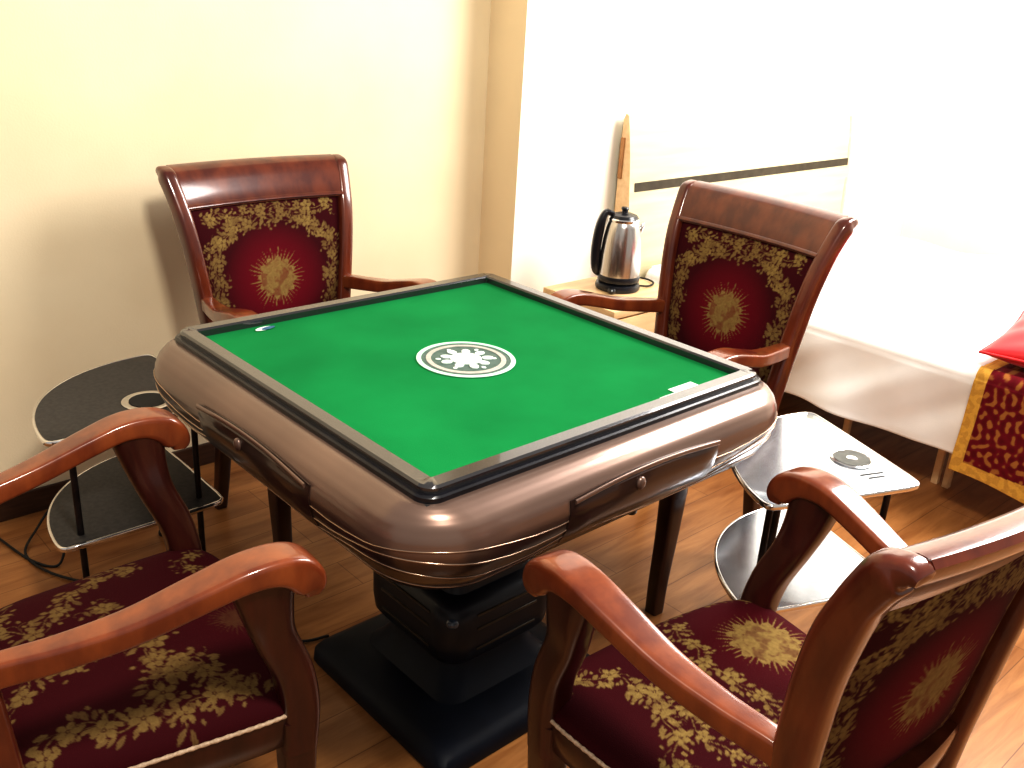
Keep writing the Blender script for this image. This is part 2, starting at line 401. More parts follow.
# drawers on the four sides
def drawer(side):
    R = Matrix.Rotation(side * PI / 2, 4, 'Z')
    zs_ = np.linspace(.742, .652, 10); xs = np.linspace(-.195, .215, 18)
    V = []; F = []
    def pt(x, z, off):
        h = float(np.interp(z, PZ, PH)); return (x, -(h + off), z)
    nx = len(xs); nz = len(zs_)
    for off in (.007, -.012):
        for j, z in enumerate(zs_):
            for i, x in enumerate(xs):
                sag = .010 * ((x - .01) / .205) ** 2
                V.append(R @ Vector(pt(x, z - sag, off * (1 if 0 < i < nx - 1 and 0 < j < nz - 1 else .3) if off > 0 else off)))
    N = nx * nz
    for j in range(nz - 1):
        for i in range(nx - 1):
            a = j * nx + i; F.append((a, a + 1, a + nx + 1, a + nx)); F.append((N + a, N + a + nx, N + a + nx + 1, N + a + 1))
    for i in range(nx - 1):
        F.append((i, N + i, N + i + 1, i + 1)); a = (nz - 1) * nx + i; F.append((a, a + 1, N + a + 1, N + a))
    for j in range(nz - 1):
        a = j * nx; F.append((a, a + nx, N + a + nx, N + a)); a = j * nx + nx - 1; F.append((a, N + a, N + a + nx, a + nx))
    d = from_pydata('drawer', V, F, M['drawer'], T, sharp=math.radians(30))
    ctrl = []
    for x in np.linspace(-.190, .21, 9):
        sag = .010 * ((x - .01) / .205) ** 2
        p = R @ Vector(pt(x, .741 - sag, .009)); ctrl.append((p.x, p.y, p.z, .010, .005))
    sweep('drawer_lip', ctrl, (0, 0, 1), M['bronze'], d, sec=10, e=2.2, n=3)
    # knob
    bm = bmesh.new()
    bmesh.ops.create_uvsphere(bm, u_segments=20, v_segments=12, radius=1)
    for v in bm.verts: v.co = Vector((v.co.x * .011, v.co.y * .007, v.co.z * .013))
    bmesh.ops.translate(bm, vec=(-.022, -.524, .716), verts=bm.verts)
    bmesh.ops.transform(bm, matrix=R, verts=bm.verts)
    from_bm('drawer_knob', bm, M['bronze'], d)
for s in range(4): drawer(s)
# corner socket
bm = bmesh.new(); bmesh.ops.create_uvsphere(bm, u_segments=14, v_segments=8, radius=.007)
bmesh.ops.translate(bm, vec=(-.4765, .4765, .712), verts=bm.verts); from_bm('corner_socket', bm, M['black_matt'], T)
# under-table knob
lathe('levelling_knob', [(.004, .568), (.004, .556), (.012, .554), (.013, .545), (.011, .541)], M['black'], T, 18, (.13, -.39))
# pedestal
def rsc(h, r_, z, c): return [(x + c[0], y + c[1], zz) for (x, y, zz) in rsq(h, r_, z)]
HC = (-.010, -.030); BC = (-.022, -.052)
loft('neck', [rsc(.15, .05, .57, HC), rsc(.115, .04, .52, HC), rsc(.105, .04, .42, HC), rsc(.11, .04, .33, HC), rsc(.125, .04, .285, HC)], M['pedestal'], T)
pb = loft('pedestal_housing', [rsc(.115, .05, .305, HC), rsc(.142, .055, .300, HC), rsc(.157, .06, .285, HC), rsc(.163, .06, .26, HC), rsc(.163, .06, .20, HC), rsc(.158, .055, .165, HC), rsc(.145, .05, .145, HC), rsc(.12, .05, .14, HC)], M['pedestal'], T)
for z_, h_ in ((.272, .1605), (.238, .163), (.185, .161)):
    for s_ in range(4):
        bm = bmesh.new(); bm_box(bm, -.088, .088, -h_ - .003, -h_ + .006, z_ - .003, z_ + .003, .0014)
        bmesh.ops.transform(bm, matrix=Matrix.Translation((HC[0], HC[1], 0)) @ Matrix.Rotation(s_ * PI / 2, 4, 'Z'), verts=bm.verts)
        from_bm('trim_strip', bm, M['pedestal_strip'], pb)
for s_ in range(4):
    bm = bmesh.new(); bmesh.ops.create_uvsphere(bm, u_segments=18, v_segments=12, radius=1)
    for v in bm.verts: v.co = Vector((v.co.x * .016 , v.co.y * .016, v.co.z * .014))
    bmesh.ops.translate(bm, vec=(-.138, -.138, .262), verts=bm.verts)
    bmesh.ops.transform(bm, matrix=Matrix.Translation((HC[0], HC[1], 0)) @ Matrix.Rotation(s_ * PI / 2, 4, 'Z'), verts=bm.verts)
    from_bm('corner_glint', bm, M['glint'], pb)  # blob added to stand for a bluish reflection at the housing corner
loft('pedestal_column', [rsc(.12, .05, .15, HC), rsc(.128, .05, .11, HC), rsc(.15, .05, .075, HC), rsc(.175, .05, .052, HC)], M['base'], T)
loft('base_plate', [rsc(.17, .04, .060, BC), rsc(.225, .04, .056, BC), rsc(.248, .035, .046, BC), rsc(.256, .03, .034, BC), rsc(.258, .03, .008, BC), rsc(.254, .03, 0, BC)], M['base'], T)

# power cord on the floor
tag(tube('power_cord', [(-.20, .245, .006), (-.27, .27, .006), (-.36, .36, .006), (-.46, .55, .006), (-.56, .78, .006), (-.64, .93, .006), (-.66, 1.06, .006), (-.60, 1.15, .02), (-.54, 1.17, .07), (-.53, 1.08, .10), (-.57, .99, .06), (-.61, .95, .006), (-.66, 1.02, .006), (-.70, 1.22, .006)], .0035, M['black_matt'], n=10, sec=8),
    'thin black power cord looping over the floor beneath the dark side table', 'cord')

# ------------------------------------------------------------------ fabric painting
RES = 1000.0  # pixels per metre
class Paint:
    def __init__(s, w, h, x0, y0):
        s.x0, s.y0 = x0, y0
        s.W, s.H = int(w * RES), int(h * RES)
        s.X, s.Y = np.meshgrid(x0 + (np.arange(s.W) + .5) / RES, y0 + (np.arange(s.H) + .5) / RES)
        s.g = np.zeros_like(s.X); s.glow = np.zeros_like(s.X)
        s.noise = s.mknoise()
    def mknoise(s):
        n = np.zeros_like(s.X)
        for f, a in ((40, .5), (90, .3), (190, .2)):
            gx = rng.rand(int(s.H / RES * f) + 3, int(s.W / RES * f) + 3)
            ix = (s.X - s.x0) * f; iy = (s.Y - s.y0) * f
            i0 = np.floor(ix).astype(int); j0 = np.floor(iy).astype(int); fx = ix - i0; fy = iy - j0
            n += a * ((gx[j0, i0] * (1 - fx) + gx[j0, i0 + 1] * fx) * (1 - fy) + (gx[j0 + 1, i0] * (1 - fx) + gx[j0 + 1, i0 + 1] * fx) * fy)
        return n
    def put(s, m, v=1.0): s.g = np.maximum(s.g, np.clip(m, 0, 1) * v)
    def cut(s, m, v=.75): s.g = s.g * (1 - np.clip(m, 0, 1) * v)
    def win(s, cx, cy, R):
        i0 = max(int((cx - R - s.x0) * RES), 0); i1 = min(int((cx + R - s.x0) * RES) + 1, s.W)
        j0 = max(int((cy - R - s.y0) * RES), 0); j1 = min(int((cy + R - s.y0) * RES) + 1, s.H)
        return slice(j0, max(j1, j0)), slice(i0, max(i1, i0))
    def ell(s, cx, cy, a, b, ang, v=1.0, cut=False, notch=0):
        w = s.win(cx, cy, max(a, b) * 1.2)
        if w[0].stop <= w[0].start or w[1].stop <= w[1].start: return
        dx = s.X[w] - cx; dy = s.Y[w] - cy
        u = (dx * math.cos(ang) + dy * math.sin(ang)) / a; t = (-dx * math.sin(ang) + dy * math.cos(ang)) / b
        if notch: t = t / np.clip(1 - u * u * notch, .05, 1)
        d = (1 - np.sqrt(u * u + t * t)) * min(a, b) * RES / 1.3
        m = np.clip(d, 0, 1) * v
        if cut: s.g[w] = s.g[w] * (1 - m)
        else: s.g[w] = np.maximum(s.g[w], m)
    def stroke(s, pts, r_, v=.8):
        for i in range(len(pts) - 1):
            p, q = np.array(pts[i]), np.array(pts[i + 1]); c = (p + q) / 2; L = np.linalg.norm(q - p)
            s.ell(c[0], c[1], L / 2 + r_, r_, math.atan2(q[1] - p[1], q[0] - p[0]), v)
    def flower(s, cx, cy, R, rot=0):
        for k in range(5):
            a = rot + 2 * PI * k / 5
            s.ell(cx + R * .58 * math.cos(a), cy + R * .58 * math.sin(a), R * .48, R * .36, a)
        for k in range(5):
            a = rot + 2 * PI * (k + .5) / 5
            s.ell(cx + R * .5 * math.cos(a), cy + R * .5 * math.sin(a), R * .34, R * .07, a, .7, cut=True)
        s.ell(cx, cy, R * .25, R * .25, 0, .6, cut=True); s.ell(cx, cy, R * .13, R * .13, 0)
    def leaf(s, x, y, L, w, ang, v=.95):
        s.ell(x + L / 2 * math.cos(ang), y + L / 2 * math.sin(ang), L / 2, w / 2, ang, v, notch=.5)
        s.ell(x + L / 2 * math.cos(ang), y + L / 2 * math.sin(ang), L * .42, w * .07, ang, .55, cut=True)
    def garland(s, ctrl, dens=1.0, size=1.0, flowers=True, R=None):
        R = R or random.Random(3)
        P = [np.array(p[:2]) for p in catmull([tuple(c) + (0,) for c in ctrl], 14)]
        # resample by length
        d = [0]
        for i in range(1, len(P)): d.append(d[-1] + np.linalg.norm(P[i] - P[i - 1]))
        L = d[-1]; n = max(int(L / .009), 3)
        Q = [np.array([np.interp(t, d, [p[0] for p in P]), np.interp(t, d, [p[1] for p in P])]) for t in np.linspace(0, L, n)]
        W = []
        for i, p in enumerate(Q):
            t = Q[min(i + 1, n - 1)] - Q[max(i - 1, 0)]; t = t / (np.linalg.norm(t) + 1e-9); nn = np.array([-t[1], t[0]])
            W.append((p + nn * .006 * size * math.sin(i * .75), t, nn))
        s.stroke([w[0] for w in W], .0018 * size, .8)
        s.stroke([w[0] + w[2] * .012 * size * math.cos(i * .5) for i, w in enumerate(W)], .0012 * size, .7)
        for i, (p, t, nn) in enumerate(W):
            a = math.atan2(t[1], t[0])
            for rpt in (0, 1):
                if R.random() < .75 * dens:
                    sgn = 1 if (i + rpt) % 2 else -1
                    o = p + nn * sgn * R.uniform(0, .010) * size
                    s.leaf(o[0], o[1], R.uniform(.012, .022) * size, R.uniform(.006, .0095) * size, a + sgn * R.uniform(.4, 1.3), R.uniform(.65, 1))
            if R.random() < .55 * dens:
                sgn = -1 if i % 2 else 1
                q = p + nn * sgn * R.uniform(.014, .026) * size
                s.ell(q[0], q[1], .0045 * size, .003 * size, R.random() * 3, .9)
            if R.random() < .22 * dens:      # curling tendril
                sgn = R.choice((-1, 1)); c = p + nn * sgn * .016 * size; r_ = R.uniform(.007, .012) * size; a0 = R.random() * 6
                s.stroke([c + r_ * (1 - k * .07) * np.array([math.cos(a0 + k * .5), math.sin(a0 + k * .5)]) for k in range(9)], .0010 * size, .75)
            if flowers and i % 6 == 3: s.flower(p[0] + nn[0] * .004, p[1] + nn[1] * .004, R.uniform(.011, .017) * size, R.random())
    def sun(s, cx, cy, R=.095, core=.052, rays=46, sy=1.0, gloss=1.0):
        dx = s.X - cx; dy = (s.Y - cy) / sy; r_ = np.hypot(dx, dy); th = np.arctan2(dy, dx)
        f = (th / (2 * PI) * rays) % 1.0; k = np.floor(th / (2 * PI) * rays).astype(int) % rays
        rr = np.array([random.Random(k_ * 7 + 1).uniform(.78, 1.0) for k_ in range(rays)])[k] * R
        half = np.clip(.42 * (rr - r_) / (rr - core * .6), 0, .5)
        m = np.clip((half - np.abs(f - .5)) * (r_ * 2 * PI / rays) * RES / 1.2, 0, 1) * (r_ < rr)
        s.put(m, .95)
        s.put(np.clip((core * (1 + .10 * np.sin(th * 12)) - r_) * RES / 2, 0, 1), 1)
        inner = (r_ < core * .92)
        tex = np.clip((s.noise - .50) * 7, 0, 1)
        s.g = np.where(inner, s.g * (1 - .55 * tex), s.g)
        for q in (.62, .86):
            ringm = np.clip(1 - np.abs(r_ - core * q) * RES / 1.6, 0, 1) * (np.sin(th * 16) > -.2)
            s.g *= (1 - .45 * ringm)
        s.glow = np.maximum(s.glow, np.clip(1.15 - (r_ / (R * 1.45)) ** 2, 0, 1))
    def sample(s, x, y, arr):
        i = np.clip(((x - s.x0) * RES).astype(int), 0, s.W - 1); j = np.clip(((y - s.y0) * RES).astype(int), 0, s.H - 1)
        return arr[j, i]
    def worn(s): s.g *= np.clip(.62 + .75 * s.noise, 0, 1)

def set_attr(me, name, vals):
    a = me.attributes.new(name, 'FLOAT', 'POINT'); a.data.foreach_set('value', np.asarray(vals, dtype=np.float32))

def seat_paint(variant):
    p = Paint(.6, .6, -.3, -.3); R = random.Random(variant)
    if variant == 4:      # near right chair: sun off to the right, two garlands
        p.sun(.135, .090, R=.108, core=.064, rays=44)
        p.garland([(.035, .235), (.012, .15), (-.008, .085), (.004, .03), (.004, -.03), (.02, -.09), (.09, -.12), (.18, -.10), (.26, -.11)], 1.0, 1.1, R=R)
        p.garland([(-.235, .19), (-.188, .19), (-.147, .150), (-.145, .09), (-.155, .03), (-.19, -.02), (-.22, -.08)], 1.0, 1.1, R=R)
        p.garland([(-.145, .12), (-.120, .06), (-.128, 0), (-.122, -.06), (-.08, -.14), (-.10, -.2)], 1.0, 1.0, R=R)
        p.garland([(.01, .252), (.08, .255), (.15, .25), (.24, .215)], .9, .8, False, R=R)
        p.garland([(-.02, -.16), (.06, -.20), (.14, -.18), (.24, -.19)], .9, 1.0, R=R)
    elif variant == 3:    # near left chair: garlands all over, dull sun toward the front
        p.sun(.05, .185, R=.062, core=.026, rays=30); p.g *= .25; p.glow *= .2
        p.garland([(-.21, .10), (-.20, .02), (-.15, -.04), (-.09, -.10), (-.14, -.17), (-.2, -.13)], 1.0, 1.25, R=R)
        p.garland([(-.10, -.02), (-.05, .02), (-.01, .0), (.03, .05), (.10, .02), (.12, .08), (.17, .10), (.23, .11)], 1.1, 1.3, R=R)
        p.garland([(.24, .15), (.21, .14), (.20, .06), (.24, .03)], 1.1, 1.2, R=R)
        p.garland([(.11, .07), (.15, .02), (.20, .0), (.20, -.06), (.16, -.12), (.20, -.16), (.19, -.22)], 1.1, 1.3, R=R)
        p.garland([(.0, .0), (.04, -.06), (.02, -.13), (.08, -.17), (.06, -.22)], 1.0, 1.2, R=R)
        p.garland([(-.22, .20), (-.15, .17), (-.10, .20), (-.03, .19)], .8, 1.0, R=R)
        p.garland([(-.05, -.14), (0, -.2), (-.08, -.22)], .9, 1.0, R=R); p.g *= .72
    else:
        p.sun(0, 0, R=.105, core=.055)
        p.garland([(-.22, -.2), (-.2, .0), (-.18, .17), (0, .21), (.18, .17), (.2, 0), (.22, -.2)], 1.0, 1.0, R=R)
    p.worn(); return p

def back_paint(face):
    p = Paint(.6, .6, -.3, .45); R = random.Random(11 + face)
    p.sun(.0, .705, R=.105, core=.058, rays=42, sy=1.0); p.glow *= 0
    dx = p.X / .16; dy = (p.Y - .70) / .155
    p.glow = np.maximum(p.glow, np.clip(1.2 - (dx * dx + dy * dy) * 1.1, 0, 1) * .75)
    p.garland([(-.165, .56), (-.175, .68), (-.180, .78), (-.14, .85), (-.06, .868), (0, .875), (.06, .868), (.14, .85), (.180, .78), (.175, .68), (.165, .56)], 1.2, 1.15, R=R)
    p.garland([(-.12, .885), (-.05, .90), (.05, .90), (.12, .885)], 1.0, .9, R=R)
    p.garland([(-.19, .60), (-.20, .70), (-.205, .80)], .9, .8, False, R=R); p.garland([(.19, .60), (.20, .70), (.205, .80)], .9, .8, False, R=R)
    p.g = np.where(np.hypot(p.X, p.Y - .705) < .11, p.g, p.g * .78)
    p.garland([(-.21, .89), (-.15, .895), (-.10, .875), (-.14, .83), (-.20, .80)], 1.2, 1.0, R=R)
    p.garland([(.21, .89), (.15, .895), (.10, .875), (.14, .83), (.20, .80)], 1.2, 1.0, R=R)
    p.garland([(-.14, .55), (-.12, .53), (0, .52), (.12, .53), (.14, .55)], .8, .8, False, R=R)
    p.worn(); return p

# ------------------------------------------------------------------ chair
# stile path (x outward, y, z)
ST = [(.200, -.205, .40), (.207, -.212, .50), (.218, -.220, .60), (.229, -.229, .70), (.241, -.243, .80), (.254, -.266, .90), (.265, -.294, .97), (.272, -.322, 1.015)]
SZ = np.array([s[2] for s in ST]); SX = np.array([s[0] for s in ST]); SY = np.array([s[1] for s in ST])
def smooth_interp(z, A):
    c = np.polyfit(SZ, A, 4); return np.polyval(c, z)
CX = np.polyfit(SZ, SX, 4); CY = np.polyfit(SZ, SY, 4)
def stx(z): return np.polyval(CX, z)
def sty(z): return np.polyval(CY, z)
BOW = .022

def make_seat_mesh(variant):
    N = 260
    u = np.sin(np.linspace(-1, 1, N) * PI / 2 * .86) / math.sin(PI / 2 * .86); v = u.copy()
    U, Vv = np.meshgrid(u, v)
    w = .254 + .022 * Vv - .022 * np.clip(-Vv - .5, 0, 1); X = U * w * (1 - .08 * np.abs(Vv) ** 7)
    Y = .014 + Vv * .232 * (1 - .10 * np.abs(U) ** 7) + .018 * (1 - U * U) * (Vv + 1) / 2
    h = (1 - np.abs(U) ** 10) ** .5 * (1 - np.abs(Vv) ** 10) ** .5
    Z = .440 + .038 * h + .020 * (1 - U * U) * (1 - Vv * Vv)
    X = X + 0; 
    P = np.stack([X, Y, Z], -1).reshape(-1, 3)
    F = []
    idx = np.arange(N * N).reshape(N, N)
    q = np.stack([idx[:-1, :-1], idx[:-1, 1:], idx[1:, 1:], idx[1:, :-1]], -1).reshape(-1, 4)
    # underside: border ring fan
    border = list(idx[0, :]) + list(idx[1:, -1]) + list(idx[-1, -2::-1]) + list(idx[-2:0:-1, 0])
    me = bpy.data.meshes.new('seat')
    me.from_pydata(P.tolist(), [], q.tolist() + [tuple(int(i) for i in border[::-1])]); me.update()
    p = seat_paint(variant)
    set_attr(me, 'gold', p.sample(P[:, 0], P[:, 1], p.g)); set_attr(me, 'glow', p.sample(P[:, 0], P[:, 1], p.glow) * .22)
    me.materials.append(M['fabric'])
    ring = P[np.array(border)]
    return me, ring

def make_back_mesh():
    N, K = 170, 230
    u = np.sin(np.linspace(-1, 1, N) * PI / 2 * .86) / math.sin(PI / 2 * .86); t = np.sin(np.linspace(-1, 1, K) * PI / 2 * .86) / math.sin(PI / 2 * .86)
    U, Tt = np.meshgrid(u, t)
    Z = .725 + Tt * .205
    pf, pb_ = back_paint(1), back_paint(2)
    VV = []; G = []; GL = []
    for sgn, p in ((1, pf), (-1, pb_)):
        w = stx(Z) - .018
        X = U * w
        bulge = .009 + .012 * (1 - np.abs(U) ** 3) * (1 - np.abs(Tt) ** 3)
        Y = sty(Z) - BOW * (1 - U * U) * np.clip((Z - .45) / .4, 0, 1) + sgn * bulge * ((1 - np.abs(U) ** 14) * (1 - np.abs(Tt) ** 14)) ** .5
        VV.append(np.stack([X, Y, Z], -1).reshape(-1, 3))
        G.append(p.sample(X.ravel(), Z.ravel(), p.g)); GL.append(p.sample(X.ravel(), Z.ravel(), p.glow))
    idx = np.arange(N * K).reshape(K, N)
    q = np.stack([idx[:-1, :-1], idx[:-1, 1:], idx[1:, 1:], idx[1:, :-1]], -1).reshape(-1, 4)
    o = N * K
    F = q[:, ::-1].tolist() + (q + o).tolist()
    border = list(idx[0, :]) + list(idx[1:, -1]) + list(idx[-1, -2::-1]) + list(idx[-2:0:-1, 0])
    L = len(border)
    for i in range(L):
        a, b_ = int(border[i]), int(border[(i + 1) % L]); F.append((a, b_, b_ + o, a + o))
    me = bpy.data.meshes.new('backrest')
    me.from_pydata(np.concatenate(VV).tolist(), [], F); me.update()
    set_attr(me, 'gold', np.concatenate(G)); set_attr(me, 'glow', np.concatenate(GL))
    me.materials.append(M['fabric'])
    return me

def join_data(parts):
    V = []; F = []
    for v, f in parts:
        o = len(V); V += [tuple(map(float, p)) for p in v]; F += [tuple(i + o for i in q) for q in f]
    return V, F

def make_chair(label, pose, variant):
    t = thing('dining_armchair', label, 'chair', (pose[0], pose[1], 0), pose[2], 'carved mahogany armchairs around the mahjong table')
    me, ring = make_seat_mesh(variant)
    link('seat', me, None, t)
    # bead cord round the cushion foot
    st_ = max(1, len(ring) // 240)
    ctrl = [(p[0] * 1.006, p[1] * 1.006, p[2] + .001, .006, .006) for p in ring[::st_]]
    V, F = sweep_data(ctrl, (0, 0, 1), sec=8, e=2, closed=True)
    # beads: modulate nothing, just a cord with small bumps
    V = np.array(V).reshape(-1, 8, 3); cc = V.mean(1, keepdims=True)
    V = cc + (V - cc) * (1 + .35 * (np.arange(len(V)) % 2))[:, None, None]
    from_pydata('seat_piping', V.reshape(-1, 3), F, M['piping'], t)
    # seat frame: apron, trapezoid with bowed front
    rings = []
    for z_, off in ((.368, -.012), (.375, -.006), (.400, -.002), (.440, .002), (.444, 0), (.444, -.05)):
        rr = []
        for k in range(0, len(ring), max(1, len(ring) // 120)):
            p = ring[k]; rr.append((p[0] * (1 + off / .24), (p[1] - .005) * (1 + off / .24) + .005, z_))
        rings.append(rr)
    loft('seat_frame', rings, M['wood_low_shade'], t)
    # backrest fabric
    link('backrest', BACK, None, t)
    # back frame : two stiles, rails
    for s in (-1, 1):
        ctrl = []
        for z_ in (.39, .50, .60, .70, .80, .88, .94, .975, 1.0):
            ctrl.append((s * float(stx(z_)), float(sty(z_)) - .003, z_, .042, .056 - (.006 if z_ > .9 else 0)))
        ctrl.append((s * .2700, -.326, 1.010, .038, .036))
        ctrl.append((s * .270, -.340, 1.014, .036, .028))
        ctrl.append((s * .270, -.350, 1.012, .032, .014))
        sweep('stile', ctrl, (1, 0, 0), M['wood'], t, n=6, sec=24, e=3.6)
    def rail_x(name, prof, wfac, mat):
        """prof: list of (y,z) loop, extruded across u with the bow"""
        rings = []
        for uu in np.linspace(-1, 1, 25):
            rr = []
            for (dy, z_) in prof:
                w = float(stx(min(z_, 1.0))) + wfac
                rr.append((uu * w, float(sty(min(z_, 1.03))) + dy - BOW * (1 - uu * uu), z_))
            rings.append(rr)
        return loft(name, rings, mat, t, sharp=math.radians(50))
    # top rail (crest), rolls backwards
    prof = [(.016, .918), (.021, .930), (.021, .96), (.022, .985), (.022, 1.010), (.014, 1.022), (.0, 1.028), (-.014, 1.028), (-.026, 1.020), (-.032, 1.005), (-.030, .985), (-.024, .972), (-.018, .95), (-.016, .93), (-.014, .918)]
    rail_x('top_rail', prof, -.012, M['wood'])
    prof = [(.018, .922), (.025, .925), (.025, .931), (.018, .934)]
    rail_x('rail_moulding', prof, -.014, M['wood'])
    prof = [(.018, .470), (.020, .480), (.020, .520), (.016, .528), (-.016, .528), (-.020, .520), (-.020, .48), (-.018, .47)]
    rail_x('bottom_rail', prof, -.012, M['wood'])
    for s in (-1, 1):
        # armrest
        ctrl = [(s * .222, -.235, .655, .032, .040), (s * .228, -.20, .666, .036, .040), (s * .245, -.13, .675, .042, .038), (s * .263, -.04, .692, .052, .036),
                (s * .275, .05, .718, .061, .036), (s * .281, .11, .733, .065, .038), (s * .282, .155, .733, .066, .044), (s * .281, .185, .722, .065, .054),
                (s * .280, .202, .706, .063, .056), (s * .279, .211, .690, .060, .046), (s * .278, .211, .676, .054, .026)]
        if variant < 3: ctrl = [(a_, min(b_, -.05) + max(b_ + .05, 0) * .93, c_ - .05 * max(b_ + .15, 0), d_, e_) for a_, b_, c_, d_, e_ in ctrl]
        sweep('armrest', ctrl, (1, 0, 0), M['wood_lit'], t, n=7, sec=32, e=6.0)
        ctrl = [(s * .250, .200, .36, .056, .060), (s * .252, .204, .44, .056, .062), (s * .258, .192, .52, .053, .062), (s * .265, .162, .60, .050, .064), (s * .275, .148, .66, .050, .078), (s * .279, .140, .722, .052, .100)]
        sweep('arm_support', ctrl, (1, 0, 0), M['wood_shaded'], t, n=6, sec=20, e=4)
        ctrl = [(s * .250, .200, .425, .054, .058), (s * .249, .200, .36, .053, .056), (s * .246, .201, .22, .046, .048), (s * .244, .206, .10, .041, .042), (s * .246, .210, .0, .038, .038)]
        sweep('leg', ctrl, (1, 0, 0), M['wood_low_shade'], t, n=5, sec=20, e=6)
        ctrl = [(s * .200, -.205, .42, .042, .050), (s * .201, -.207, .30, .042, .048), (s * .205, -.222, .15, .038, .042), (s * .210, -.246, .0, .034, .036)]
        sweep('leg', ctrl, (1, 0, 0), M['wood_low_shade'], t, n=5, sec=20, e=6)
    return t

BACK = make_back_mesh()
POSES = [(.093, .752, 3.135), (.770, .048, 1.509), (-.816, -.098, -1.655), (-.094, -.855, -.116)]
make_chair('carved mahogany armchair with sunburst brocade back, standing against the beige wall behind the table', POSES[0], 1)
make_chair('carved mahogany armchair with sunburst brocade back, beside the bed and in front of the nightstand', POSES[1], 2)
make_chair('near left carved mahogany armchair, floral garland seat facing the camera, by the dark side table', POSES[2], 3)
make_chair('near right carved mahogany armchair seen from behind, large gold sun on its seat', POSES[3], 4)

# ------------------------------------------------------------------ quarter-round side tables
def quarter(L, e=2.25, rc=.035, re=.03, inset=0.0):
    """outline: corner at origin, straight edges along +a and +b, bulging arc between. CCW in (a,b)."""
    raw = [(0., 0.), (L, 0.)]
    for k in range(1, 30):
        th = PI / 2 * k / 30; raw.append((L * math.cos(th) ** (2 / e), L * math.sin(th) ** (2 / e)))
    raw.append((0., L))
    P = np.array(raw)
    out = []
    n = len(P)
    for i in range(n):
        p, a, b_ = P[i], P[i - 1], P[(i + 1) % n]
        d1 = (a - p) / np.linalg.norm(a - p); d2 = (b_ - p) / np.linalg.norm(b_ - p)
        ang = math.acos(np.clip(d1 @ d2, -1, 1))
        if ang > 2.4: out.append(p); continue
        rr = rc if i == 0 else re
        # quadratic rounding
        q = min(rr, np.linalg.norm(b_ - p) * .98 if i != 1 and i != n - 1 else rr)
        s_ = p + d1 * rr; e_ = p + d2 * rr
        for k in range(7):
            t = k / 6; out.append((1 - t) ** 2 * s_ + 2 * t * (1 - t) * p + t * t * e_)
    # drop points that fold back near the arc ends
    res = [out[0]]
    for p in out[1:]:
        if np.linalg.norm(p - res[-1]) > .004: res.append(p)
    res = np.array(res)
    # gentle smoothing
    for _ in range(2): res = .5 * res + .25 * (np.roll(res, 1, 0) + np.roll(res, -1, 0))
    return [tuple(p) for p in res]

def rack(name, label, O, ang, shelf, under, rim, tube_mat, cup, L, dark, zt_, zl):
    """O corner, ang: direction of axis a; axis b = a rotated +90deg"""
    t = thing(name, label, 'side table', (O[0], O[1], 0), ang, 'quarter-round side tables at the table corners')
    out = quarter(L)
    def shelf_mesh(nm, z0, th=.012, hole=None):
        c = np.mean(out, axis=0)
        rings = []
        for (sc, z_) in ((.985, z0), (1.0, z0 + .003), (1.0, z0 + th - .003), (.985, z0 + th)):
            rings.append([(c[0] + (p[0] - c[0]) * sc, c[1] + (p[1] - c[1]) * sc, z_) for p in out])
        o = loft(nm, rings, shelf, t)
        pts = [(c[0] + (p[0] - c[0]) * 1.004, c[1] + (p[1] - c[1]) * 1.004, z0 + th / 2, .008, th * 1.15) for p in out]
        V, F = sweep_data(pts, (1, 0, 0), sec=8, e=3, closed=True)
        # frame oriented outward
        V = []
        n = len(out)
        for i, p in enumerate(pts):
            a_, b_ = np.array(pts[i - 1][:2]), np.array(pts[(i + 1) % n][:2]); d = b_ - a_; d /= np.linalg.norm(d); nn = np.array([d[1], -d[0]])
            for (u_, w_) in superellipse(8, 3): V.append((p[0] + nn[0] * u_ * .004, p[1] + nn[1] * u_ * .004, p[2] + w_ * th * .58))
        from_pydata('shelf_rim', V, F, rim, o)
        return o
    top = shelf_mesh('top_shelf', zt_)
    shelf_mesh('lower_shelf', zl)
    leg_pts = [(.05, .05), (L - .07, .04), (.045, L - .06)] + ([(.075, L - .065)] if not dark else [])
    for (a_, b_) in leg_pts:
        lg = tube('leg', [(a_, b_, .012), (a_, b_, zl * .5), (a_, b_, zl), (a_, b_, zt_ + .002)], .008, tube_mat, t, n=3, sec=12)
    for (a_, b_) in leg_pts[:3]:
        lathe('foot', [(.012, 0), (.013, .004), (.012, .012), (.008, .016)], M['black_matt'], t, 14, (a_, b_))
    z1 = zt_ + .012
    R_ = cup[2]
    ch = lathe('cup_holder', [(R_ * .80, z1 - .004), (R_, z1 + .0005), (R_, z1 + .003), (R_ * (.90 if not dark else .82), z1 + .0045), (R_ * (.84 if not dark else .70), z1 + .003), (R_ * (.80 if not dark else .60), z1 + .0015)], M['chrome'], t, 40, cup[:2])
    lathe('cup_well', [(R_ * .2, z1 + .0030), (R_ * .55, z1 + .0034), (R_ * (.86 if not dark else .72), z1 + .0044)][::-1] + [(R_ * .1, z1 + .0035)], M['black_matt'] if dark else M['well_grey'], ch, 36, cup[:2])
    if not dark:
        lathe('well_disc', [(.013, z1 + .0036), (.013, z1 + .0046), (.010, z1 + .0052), (.004, z1 + .0050)], M['chrome'], ch, 30, (cup[0], cup[1]))
        for (a_, b_, w_) in ((.072, .055, .065), (.055, .065, .045), (.115, .215, .050)):
            box('slot', a_, a_ + .005, b_, b_ + w_, z1 - .001, z1 + .0008, M['black_matt'], top, bev=.0006)
    return t
